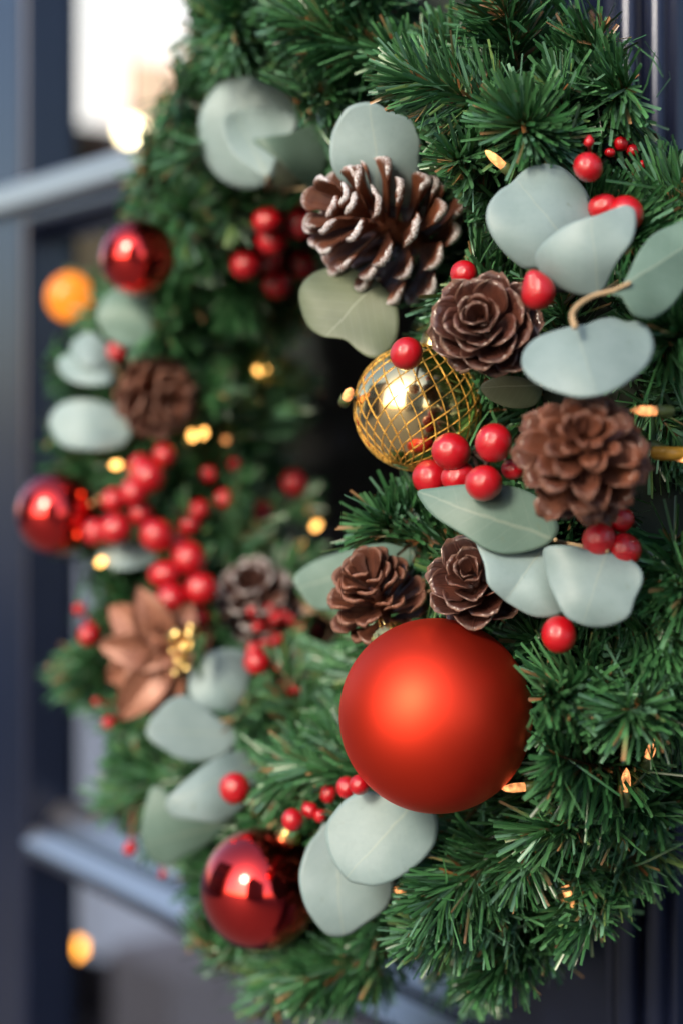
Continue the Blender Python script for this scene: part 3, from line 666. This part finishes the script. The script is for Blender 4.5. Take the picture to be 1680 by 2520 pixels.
eucalyptus('large eucalyptus sprig of four pale leaves at the right edge', (1430, 640), [
    dict(outline=[Z3(*p) for p in ((105, 690), (130, 600), (200, 510), (290, 450), (370, 370), (450, 325), (550, 308), (650, 325), (740, 385), (820, 470), (870, 550), (905, 690), (880, 850), (740, 1010), (580, 1080), (480, 1088), (380, 1082), (260, 990), (170, 880), (120, 780))], base=Z3(790, 1000), tip=Z3(380, 480), lift=0.030, tilt=(.004, -.006), dome=0.006),
    dict(outline=[Z3(*p) for p in ((470, 1000), (500, 930), (580, 850), (700, 765), (830, 715), (930, 690), (1020, 655), (1110, 622), (1170, 620), (1215, 660), (1222, 760), (1190, 880), (1100, 1010), (1040, 1120), (990, 1230), (920, 1290), (800, 1285), (680, 1245), (580, 1190), (500, 1100))], base=Z3(935, 1285), tip=Z3(890, 700), lift=0.044, tilt=(-.006, .004), dome=0.006, m=M_LEAF),
    dict(outline=[Z3(*p) for p in ((1020, 1270), (1110, 1215), (1170, 1110), (1210, 1020), (1270, 920), (1350, 830), (1470, 770), (1610, 730), (1680, 900), (1660, 1100), (1570, 1250), (1480, 1370), (1370, 1450), (1290, 1462), (1200, 1430), (1150, 1360), (1110, 1300))], no_stem=True, base=Z3(1030, 1268), tip=Z3(1660, 880), lift=0.050, tilt=(.002, -.008), dome=0.005, m=M_LEAF_G, fold=0.012),
    dict(outline=[Z3(*p) for p in ((760, 1512), (850, 1500), (940, 1465), (1050, 1450), (1150, 1480), (1230, 1475), (1310, 1530), (1350, 1620), (1350, 1710), (1300, 1810), (1200, 1900), (1080, 1980), (950, 2030), (800, 2045), (680, 2020), (540, 1970), (430, 1900), (375, 1820), (375, 1730), (420, 1650), (500, 1590), (620, 1545))], no_stem=True, base=Z3(765, 1505), tip=Z3(930, 2035), lift=0.056, tilt=(-.002, -.020), dome=0.004, fold=0.003)])
# the kinked petiole between the two lower leaves of that sprig is its own tube, added to the sprig
big_sprig = [o for o in C.objects if o.name.startswith('eucalyptus_sprig')][-1]
tp = depth(*Z3(860, 1320)) - 0.052
pts = [at(*Z3(x, y), tp - d) for x, y, d in ((770, 1530, .010), (748, 1460, .008), (752, 1410, .004), (800, 1350, .002), (900, 1290, 0), (1000, 1262, 0), (1060, 1245, 0), (1180, 1190, 0))]
V, F = tube(spline(pts, 5), np.linspace(0.0012, 0.0008, 36), 8); link('stem', mesh('stem', V, F, big_sprig.location), big_sprig, M_LEAFSTEM)
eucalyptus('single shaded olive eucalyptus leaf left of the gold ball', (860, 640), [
    dict(outline=[(687, 690), (692, 655), (715, 630), (750, 615), (800, 612), (860, 640), (905, 690), (916, 735), (908, 785), (882, 815), (852, 822), (822, 806), (790, 780), (740, 772), (705, 745)], base=(870, 640), tip=(750, 770), lift=0.002, tilt=(-.006, -.012), m=M_LEAF_SHADED)])
eucalyptus('eucalyptus sprig of three leaves under the largest pinecone', (1260, 1240), [
    dict(outline=[(959, 1128), (1000, 1120), (1080, 1112), (1180, 1118), (1245, 1150), (1282, 1205), (1270, 1240), (1232, 1262), (1170, 1273), (1120, 1263), (1060, 1227), (1000, 1190), (970, 1157)], base=(1275, 1240), tip=(965, 1130), lift=0.030, tilt=(-.004, -.010), dome=0.006, m=M_LEAF_G),
    dict(outline=[(1091, 1243), (1114, 1258), (1164, 1262), (1219, 1256), (1254, 1251), (1300, 1300), (1300, 1376), (1290, 1411), (1229, 1418), (1174, 1391), (1144, 1368), (1119, 1341), (1111, 1296)], base=(1250, 1255), tip=(1160, 1380), lift=0.022, tilt=(.002, -.006), fold=-0.006),
    dict(outline=[(1251, 1258), (1309, 1253), (1349, 1263), (1399, 1268), (1444, 1283), (1471, 1306), (1476, 1336), (1459, 1376), (1444, 1416), (1404, 1438), (1359, 1441), (1324, 1431), (1294, 1411), (1264, 1351), (1249, 1301)], base=(1396, 1266), tip=(1335, 1436), lift=0.030, tilt=(-.003, -.005), dome=0.004, m=M_LEAF)])
eucalyptus('single eucalyptus leaf behind the upright scaled pinecone', (980, 1290), [
    dict(outline=[(675, 1327), (720, 1290), (790, 1265), (850, 1245), (900, 1240), (960, 1260), (930, 1330), (850, 1380), (770, 1400), (720, 1398), (690, 1362)], base=(950, 1265), tip=(690, 1350), lift=0.004, tilt=(.004, -.012), m=M_LEAF_G, t=0.83)])
eucalyptus('pair of pale round eucalyptus leaves under the matte red ball', (900, 1850), [
    dict(outline=[ZF(*p) for p in ((835, 1050), (870, 930), (920, 860), (970, 810), (1100, 900), (1260, 1060), (1278, 1120), (1265, 1180), (1230, 1230), (1130, 1300), (1070, 1340), (1010, 1352), (950, 1330), (880, 1240), (845, 1150))], base=ZF(1000, 820), tip=ZF(1040, 1350), lift=0.022, tilt=(.002, -.004), m=M_LEAF),
    dict(outline=[ZF(*p) for p in ((960, 830), (1000, 760), (1060, 700), (1150, 665), (1300, 690), (1470, 760), (1482, 880), (1440, 960), (1380, 1020), (1290, 1080), (1190, 1112), (1120, 1105), (1060, 1085), (1000, 1010), (965, 930))], base=ZF(1370, 720), tip=ZF(1060, 1070), lift=0.034, tilt=(-.003, -.005), m=M_LEAF)])
eucalyptus('pair of overlapping eucalyptus leaves right below the copper flower', (560, 1640), [
    dict(outline=[ZF(*p) for p in ((315, 150), (340, 80), (400, 20), (480, -5), (590, 10), (610, 110), (570, 220), (490, 330), (420, 315), (350, 260), (320, 200))], base=ZF(590, 260), tip=ZF(360, 60), lift=0.010, tilt=(.004, -.004)),
    dict(outline=[ZF(*p) for p in ((115, 375), (150, 310), (220, 240), (290, 212), (350, 240), (450, 320), (555, 400), (520, 460), (460, 510), (370, 525), (280, 515), (200, 470), (130, 420))], base=ZF(550, 400), tip=ZF(118, 375), lift=0.020, tilt=(.004, -.008))])
eucalyptus('pair of pale eucalyptus leaves at the lower left above the mirrored ball', (590, 1740), [
    dict(outline=[ZF(*p) for p in ((90, 850), (110, 740), (150, 640), (250, 700), (400, 790), (560, 780), (480, 850), (400, 920), (300, 970), (220, 1015), (150, 1000), (105, 930))], base=ZF(560, 790), tip=ZF(100, 920), lift=0.004, tilt=(.004, .004), m=M_LEAF_G),
    dict(outline=[ZF(*p) for p in ((205, 725), (240, 670), (330, 590), (430, 520), (580, 470), (640, 560), (610, 680), (540, 770), (450, 812), (330, 800), (240, 785))], base=ZF(620, 530), tip=ZF(215, 730), lift=0.020, tilt=(.006, -.008))])
eucalyptus('single blurred round eucalyptus leaf below the upper left shiny ball', (340, 730), [
    dict(outline=[(222, 722), (235, 687), (265, 663), (300, 660), (345, 670), (354, 725), (342, 778), (302, 798), (256, 782), (230, 752)], base=(350, 735), tip=(224, 722), lift=0.018, tilt=(.0, -.006), m=M_LEAF_G)])
eucalyptus('three blurred eucalyptus leaves at the far left above the shiny ball', (300, 900), [
    dict(outline=[(160, 800), (180, 772), (215, 765), (260, 810), (265, 850), (220, 850), (180, 840)], base=(262, 840), tip=(165, 780), lift=0.010, tilt=(0, -.006)),
    dict(outline=[(132, 835), (150, 815), (200, 825), (255, 850), (255, 880), (195, 884), (150, 868)], base=(255, 870), tip=(134, 838), lift=0.018, tilt=(0, -.008)),
    dict(outline=[(113, 972), (130, 935), (170, 918), (225, 920), (290, 950), (300, 1000), (270, 1030), (200, 1034), (140, 1022)], base=(295, 975), tip=(115, 972), lift=0.014, tilt=(0, -.006))])
eucalyptus('small blurred eucalyptus leaf under the left berry spray', (360, 1260), [
    dict(outline=[(222, 1282), (255, 1252), (310, 1250), (362, 1278), (330, 1302), (270, 1308)], base=(358, 1276), tip=(225, 1282), lift=0.008, tilt=(0, -.010))])
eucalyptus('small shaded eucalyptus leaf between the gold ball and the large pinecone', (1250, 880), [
    dict(outline=[(1102, 890), (1130, 868), (1170, 862), (1220, 872), (1245, 892), (1230, 930), (1180, 938), (1130, 922)], base=(1240, 885), tip=(1105, 890), lift=0.002, tilt=(0, .004), m=M_LEAF_SHADED)])

# ------------------------------------------------------------------ string of lights
lights = thing('light_string', at(1440, 1000, depth(1440, 1000)), 'string of tiny warm glowing bulbs wound through the wreath', 'string lights')
LP = lights.location
def bulb(px, py, dirv, lift, ln=0.0115, r=0.0019, m=M_BULB, t=None):
    t = (depth(px, py) if t is None else t) - lift; c = at(px, py, t); ax = vec(*dirv)
    V, F = lathe([(r * 0.9, -ln * 0.35), (r, -ln * 0.1), (r * 0.95, ln * 0.15), (r * 0.6, ln * 0.38), (r * 0.12, ln * 0.5)], 14, ax, c)
    b = link('bulb', mesh('bulb', V, F, LP), lights, m)
    V, F = lathe([(0.0003, -ln * 0.95), (r * 1.15, -ln * 0.9), (r * 1.25, -ln * 0.36), (r * 1.0, -ln * 0.33)], 12, ax, c)
    s = link('socket', mesh('socket', V, F, LP), b, M_SOCKET)
    if lift > 0.019: CLEAR.append((np.array([[px - 20, py - 20], [px + 20, py - 20], [px + 20, py + 20], [px - 20, py + 20]], float), t))
    return c - ax * ln * 0.9
ends = []
for px, py, d, lift in ((1138, 366, (-.72, .55, .3), .022), (1483, 943, (-1, .02, .2), .03), (1183, 1810, (-1, -.05, .2), .02), (1437, 1796, (0, 1, .2), .012), (1304, 2056, (.3, -.8, .3), .012), (1495, 1722, (.2, .8, .4), .012), (920, 2052, (-.4, .5, .6), .004), (1551, 1046, (.6, -.3, .4), .01), (678, 2252, (.2, -.8, .4), .01)):
    ends.append(bulb(px, py, d, lift))
for px, py in ((592, 852), (608, 850), (626, 832), (442, 1001), (468, 994), (266, 1068), (205, 1155), (726, 1208), (709, 1162), (233, 1290), (800, 905), (560, 730), (520, 1010), (690, 1250)):
    ends.append(bulb(px, py, (random.uniform(-.5, .5), random.uniform(-.5, .5), 0.8), .012, 0.010, 0.0022, M_BULB_FAR if px not in (800, 560, 690, 520, 205) else M_BULB))
for path in (((1560, 1640), (1520, 1690), (1497, 1742), (1470, 1790), (1440, 1815)), ((1230, 1822), (1270, 1850), (1330, 1900), (1340, 1980), (1312, 2030)), ((1165, 395), (1200, 350), (1260, 340), (1310, 300), (1330, 240)), ((905, 2065), (940, 2080), (1000, 2075), (1060, 2030))):
    _v, _f = tube(spline([at(x, y, depth(x, y, 0.080) - (0.010 if i % 2 else 0.002)) for i, (x, y) in enumerate(path)], 8), 0.0009, 6)
    link('wire', mesh('wire', _v, _f, LP), lights, M_WIRE)
wp = []
for k in range(140):
    ph = k / 140 * 2 * math.pi; ps = ph * 9
    rr = WR + 0.046 * math.cos(ps); wp.append((rr * math.cos(ph), WC[1] - 0.046 * math.sin(ps), WC[2] + rr * math.sin(ph)))
V, F = tube(wp, 0.0010, 6, True); J = Join(); J.add((V, F)); wp = np.array(wp)
for e in ends:
    e = np.asarray(e); q = wp[np.argmin(((wp - e) ** 2).sum(1))]
    J.add(tube(spline([e, (e + q) / 2 + rng.standard_normal(3) * 0.004, q], 5), 0.0009, 6))
link('wire', J.mesh('wire', LP), lights, M_WIRE)
V, F = tube(spline([at(1505, 1040, .66), at(1540, 1042, .655), at(1600, 1040, .66)], 4), 0.0028, 8); 
link('wire', mesh('wire', V, F, LP), lights, mat('amber_wire', (0.7, 0.35, 0.04), 0.3))

# ------------------------------------------------------------------ the wreath: sprigs of cut PVC needles on a wire ring
wreath = thing('wreath', WC, 'thick green artificial fir wreath hanging on the navy door', 'wreath')
V, F = tube([(WR * math.cos(a), 0, WR * math.sin(a)) for a in np.linspace(0, 2 * math.pi, 96, endpoint=False)], 0.036, 14, True)
link('ring', mesh('ring', V, F), wreath, mat('dark_ring', (0.012, 0.020, 0.012), 0.8))

def norm(v): return v / (np.linalg.norm(v, axis=-1, keepdims=True) + 1e-12)
POLY = [(np.asarray(p), t, p.min(0), p.max(0)) for p, t in CLEAR]
def inside(poly, x, y):
    ins = np.zeros(len(x), bool); k = len(poly)
    for i in range(k):
        x1, y1 = poly[i]; x2, y2 = poly[(i + 1) % k]
        c = ((y1 > y) != (y2 > y)) & (x < (x2 - x1) * (y - y1) / (y2 - y1 + 1e-12) + x1); ins ^= c
    return ins
def covered(pts, slack=0.004):
    q = project(pts); out = np.zeros(len(q), bool)
    for poly, t, lo, hi in POLY:
        k = np.nonzero((q[:, 0] > lo[0]) & (q[:, 0] < hi[0]) & (q[:, 1] > lo[1]) & (q[:, 1] < hi[1]) & (q[:, 2] < t + slack))[0]
        if len(k): out[k] |= inside(poly, q[k, 0], q[k, 1])
    return out
GREENS = np.array([(0.014, 0.058, 0.022), (0.024, 0.092, 0.032), (0.042, 0.135, 0.048), (0.060, 0.170, 0.070), (0.085, 0.195, 0.125), (0.125, 0.215, 0.070)]) * 1.22
BROWNS = np.array([(0.34, 0.15, 0.055), (0.22, 0.10, 0.04), (0.42, 0.23, 0.11)])
def sprig(root, tip, n, nl=0.023, wd=0.0011, flat=0.0, hue=None, brn=0.07, lean0=52):
    """needles of one sprig -> verts, quads, colours"""
    root, tip = np.asarray(root, float), np.asarray(tip, float); ax = tip - root; Ls = np.linalg.norm(ax); ax /= Ls
    X = norm(np.cross(ax, rng.standard_normal(3) if not flat else norm(CAM - tip) + 0.45 * rng.standard_normal(3))); Y = np.cross(ax, X)
    bend = rng.standard_normal(3) * 0.10 * Ls; bend -= ax * (bend @ ax)
    s = np.sort(rng.uniform(0.04, 1.0, n)); th = rng.uniform(0, 2 * math.pi, n)
    if flat: th = np.where(rng.random(n) < flat, np.where(rng.random(n) < 0.5, 0, math.pi) + 0.5 * rng.standard_normal(n), th)
    base = root + ax * (s * Ls)[:, None] + bend * (s ** 2)[:, None]
    axl = norm(ax + 2 * bend / Ls * s[:, None])
    side = np.cos(th)[:, None] * X + np.sin(th)[:, None] * Y
    lean = np.radians(np.clip(lean0 - 0.5 * lean0 * s ** 3 + 9 * rng.standard_normal(n), 12, 80))
    d = norm(np.cos(lean)[:, None] * axl + np.sin(lean)[:, None] * side + 0.10 * rng.standard_normal((n, 3)))
    ln = nl * (1 - 0.25 * s ** 4) * rng.uniform(0.78, 1.12, n)
    brown = rng.random(n) < brn
    stray = rng.random(n) < 0.09
    d[stray] = norm(d[stray] + 0.75 * rng.standard_normal((stray.sum(), 3)))
    ln[brown] *= rng.uniform(0.2, 0.6, brown.sum())
    wdir = norm(np.cross(d, axl) + 0.45 * rng.standard_normal((n, 3))); wdir = norm(wdir - d * (wdir * d).sum(1, keepdims=True)); nd = np.cross(d, wdir)
    curl = rng.standard_normal(n) * np.where(stray, 0.42, 0.11) + 0.08
    w_ = wd * rng.uniform(0.72, 1.28, n) * np.where(stray, 0.6, 1)
    ks = np.array([0, 0.45, 1.0]); wk = np.array([0.65, 1.0, 0.85])
    c = base[:, None] + d[:, None] * (ln[:, None] * ks)[..., None] + nd[:, None] * ((curl * ln)[:, None] * ks ** 2)[..., None]
    fold = 0.30 * w_
    a = c - wdir[:, None] * (w_[:, None] * wk)[..., None]; b = c + wdir[:, None] * (w_[:, None] * wk)[..., None]; m_ = c + nd[:, None] * fold[:, None, None] * wk[None, :, None]
    keep = ~(covered(c[:, 2]) | covered(c[:, 1]) | covered((c[:, 1] + c[:, 2]) / 2) | trimmed(c[:, 2], SIL_OUT))
    V = np.stack([a, m_, b], 2)[keep].reshape(-1, 3)       # per needle 3 stations x 3
    k = int(keep.sum()); i0 = np.arange(k)[:, None] * 9
    Q = np.concatenate([i0 + np.array(q) for q in ((0, 1, 4, 3), (1, 2, 5, 4), (3, 4, 7, 6), (4, 5, 8, 7))], 0) if k else np.zeros((0, 4), int)
    hue = rng.uniform(0, 1) if hue is None else hue
    pick = np.clip((rng.beta(1.6, 1.9, n) * 0.66 + hue * 0.36) * len(GREENS), 0, len(GREENS) - 1).astype(int)
    col = GREENS[pick] * rng.uniform(0.75, 1.25, (n, 1)); col[brown] = BROWNS[rng.integers(0, 3, brown.sum())]
    cv = np.repeat(col[:, None], 9, 1)
    tipbrown = rng.random(n) < 0.03
    cv[tipbrown, 6:] = BROWNS[2] * 0.8
    cv = cv[keep].reshape(-1, 3)
    sp = np.linspace(0, 1, 7); st = root + ax * (sp * Ls)[:, None] + bend * (sp ** 2)[:, None]
    return V, Q, cv, st
SIL = np.array([(480,-90),(590,-90),(600,50),(690,50),(700,-90),(900,-90),(1000,50),(1080,30),(1130,-90),(1230,-90),(1250,50),(1390,70),(1425,180),(1450,290),(1500,350),(1568,390),(1760,400),(1760,1900),(1568,1960),(1500,2030),(1400,2050),(1370,2120),(1300,2160),(1250,2240),(1190,2290),(1060,2310),(900,2320),(680,2345),(590,2320),(550,2230),(440,2160),(440,2050),(320,1960),(300,1880),(225,1830),(240,1740),(260,1640),(130,1560),(150,1500),(240,1480),(230,1300),(150,1200),(130,1000),(130,820),(235,700),(330,480),(330,420),(395,280),(420,220),(462,100)], float)
SIL_OUT = SIL.mean(0) + (SIL - SIL.mean(0)) * 1.03
def trimmed(pts, S_=None):          # the wreath's bushy outline: where its needle tips end
    q = project(pts); j = rng.standard_normal((len(q), 2)) * 26
    S_ = SIL if S_ is None else S_
    return ~inside(S_, q[:, 0] + j[:, 0], q[:, 1] + j[:, 1])
def covered_stem(st): return covered(st[2:]).sum() >= 2

def torus_pt(ph, ps, a):
    er = np.array([math.cos(ph), 0, math.sin(ph)]); n = er * math.cos(ps) - np.array([0, 1, 0]) * math.sin(ps)
    return WC + er * WR + n * a, n, np.array([-math.sin(ph), 0, math.cos(ph)]), -er * math.sin(ps) - np.array([0, 1, 0]) * math.cos(ps)
def random_sprig(ph, ps, ln):
    p, n, tp_, ts = torus_pt(ph, ps, 0.022)
    d = norm(n * 0.72 + tp_ * rng.uniform(-0.95, 0.95) + ts * rng.uniform(-0.55, 0.55))
    vw = norm(CAM - p)
    if d @ vw > 0.25: d = norm(d - vw * (d @ vw - 0.25) * 0.75)
    tip = p + d * ln
    if tip[1] > -0.006: tip[1] = -0.006 - 0.01 * rng.random()
    return p, tip

def add_sprig(name, V, Q, cv, st):
    me = quads_mesh(name, V, Q, WC); color_attr(me, cv); o = link(name, me, wreath, M_NEEDLE)
    tv, tf = tube(st, np.linspace(0.0013, 0.0006, len(st)), 6)
    link('twig', mesh('twig', tv, tf, WC), o, M_TWIG)
    return o
named = 0
hand = [((1010, 1240), (885, 1185), .00), ((1020, 1200), (905, 1265), .004), ((830, 1745), (590, 1765), .018), ((880, 1560), (765, 1530), .012), ((880, 1480), (785, 1470), .01),
        ((1500, 1760), (1250, 1790), .02), ((1560, 1830), (1290, 1900), .012), ((1400, 1570), (1240, 1620), .02), ((1560, 1590), (1430, 1640), .02), ((1180, 1940), (1000, 2080), .012),
        ((1230, 2060), (1000, 2120), .014), ((730, 2170), (610, 2310), .0), ((900, 2190), (710, 2240), .0), ((400, 1790), (235, 1830), .0), ((650, 1600), (490, 1640), .022),
        ((1190, 170), (1150, -50), .01), ((1170, 260), (965, 180), .02), ((1320, 230), (1420, 90), .006), ((1370, 260), (1440, 190), .0), ((260, 1520), (145, 1560), .0),
        ((1250, 2110), (1130, 2240), .006), ((1350, 2000), (1330, 2110), .004), ((1500, 1900), (1430, 2030), .0), ((780, 190), (690, 260), .02), ((900, 130), (700, 60), .006), ((520, 120), (430, 60), .0), ((480, 240), (390, 220), .0), ((500, 70), (420, 10), .0), ((520, 0), (450, -60), .0), ((440, 330), (330, 300), .0), ((430, 420), (320, 370), .0), ((420, 560), (440, 470), .02), ((560, 130), (520, 40), .01), ((740, 120), (720, -30), .0), ((860, 60), (840, -70), .0), ((620, 130), (560, 20), .0), ((440, 680), (380, 640), .01), ((1300, 480), (1480, 560), .0), ((1450, 1500), (1540, 1480), .01), ((1160, 380), (1050, 330), .0), ((1250, 330), (1180, 280), .016),
        ((360, 470), (310, 410), .0), ((470, 760), (360, 760), .012), ((500, 600), (420, 590), .01), ((1500, 520), (1560, 440), .0), ((1500, 820), (1580, 760), .01), ((620, 2230), (460, 2180), .0), ((1290, 1300), (1530, 1430), .0), ((1540, 1230), (1560, 1380), .01)]
for (rx, ry), (tx, ty), lf in hand:
    t1 = depth(tx, ty, 0.086) - lf; t0 = depth(rx, ry, 0.073) - lf + 0.03
    V, Q, cv, st = sprig(at(rx, ry, t0), at(tx, ty, t1), 540, 0.0285, 0.00078, 0.80, brn=0.12, lean0=48)
    if len(Q) > 60: add_sprig('fir_sprig', V, Q, cv, st); named += 1
tries = 0; stuffV, stuffQ, stuffC, stems, nv = [], [], [], Join(), 0
cells = [(ph + rng.uniform(-.05, .05), ps + rng.uniform(-.25, .25)) for ph in np.linspace(0, 2 * math.pi, 54, endpoint=False) for ps in np.linspace(-0.5, math.pi + 0.5, 8)]
cells += [(ph, ps) for ph in np.linspace(0.30 * math.pi, 1.85 * math.pi, 46) for ps in (math.pi - 0.35, math.pi + 0.15, math.pi + 0.55)]
rng.shuffle(cells)
for ph, ps in cells:
    p, tip = random_sprig(ph, ps, rng.uniform(0.042, 0.066) + (0.022 if ps > math.pi - 0.4 and 0.9 < ph < 5.9 else 0))
    q = project(np.array([tip]))[0]; n_ = norm(tip - p)
    near = (q[0] > 350 and -100 < q[0] < 1650 and -60 < q[1] < 2400 and n_ @ norm(CAM - tip) > 0.05)
    V, Q, cv, st = sprig(p, tip, 360 if near else 230, rng.uniform(0.021, 0.028), 0.00078 if near else 0.0011, rng.choice([0.3, 0.8]))
    if len(Q) < 40: continue
    if trimmed(st[-1:])[0]: st = st[:4]
    if trimmed(st[-1:])[0]: continue
    if covered_stem(st): st = st[:3]
    if near and named < 100:
        add_sprig('fir_sprig', V, Q, cv, st); named += 1
    else:
        stuffV.append(V); stuffQ.append(Q + nv); stuffC.append(cv); nv += len(V); stems.add(tube(st, 0.0009, 5))
me = quads_mesh('inner_greenery', np.concatenate(stuffV), np.concatenate(stuffQ), WC); color_attr(me, np.concatenate(stuffC))
o = link('inner_greenery', me, wreath, M_NEEDLE); o['kind'] = 'stuff'
o2 = link('inner_twigs', stems.mesh('inner_twigs', WC), wreath, M_TWIG); o2['kind'] = 'stuff'
print('named sprigs', named, 'stuff needles', nv // 9)
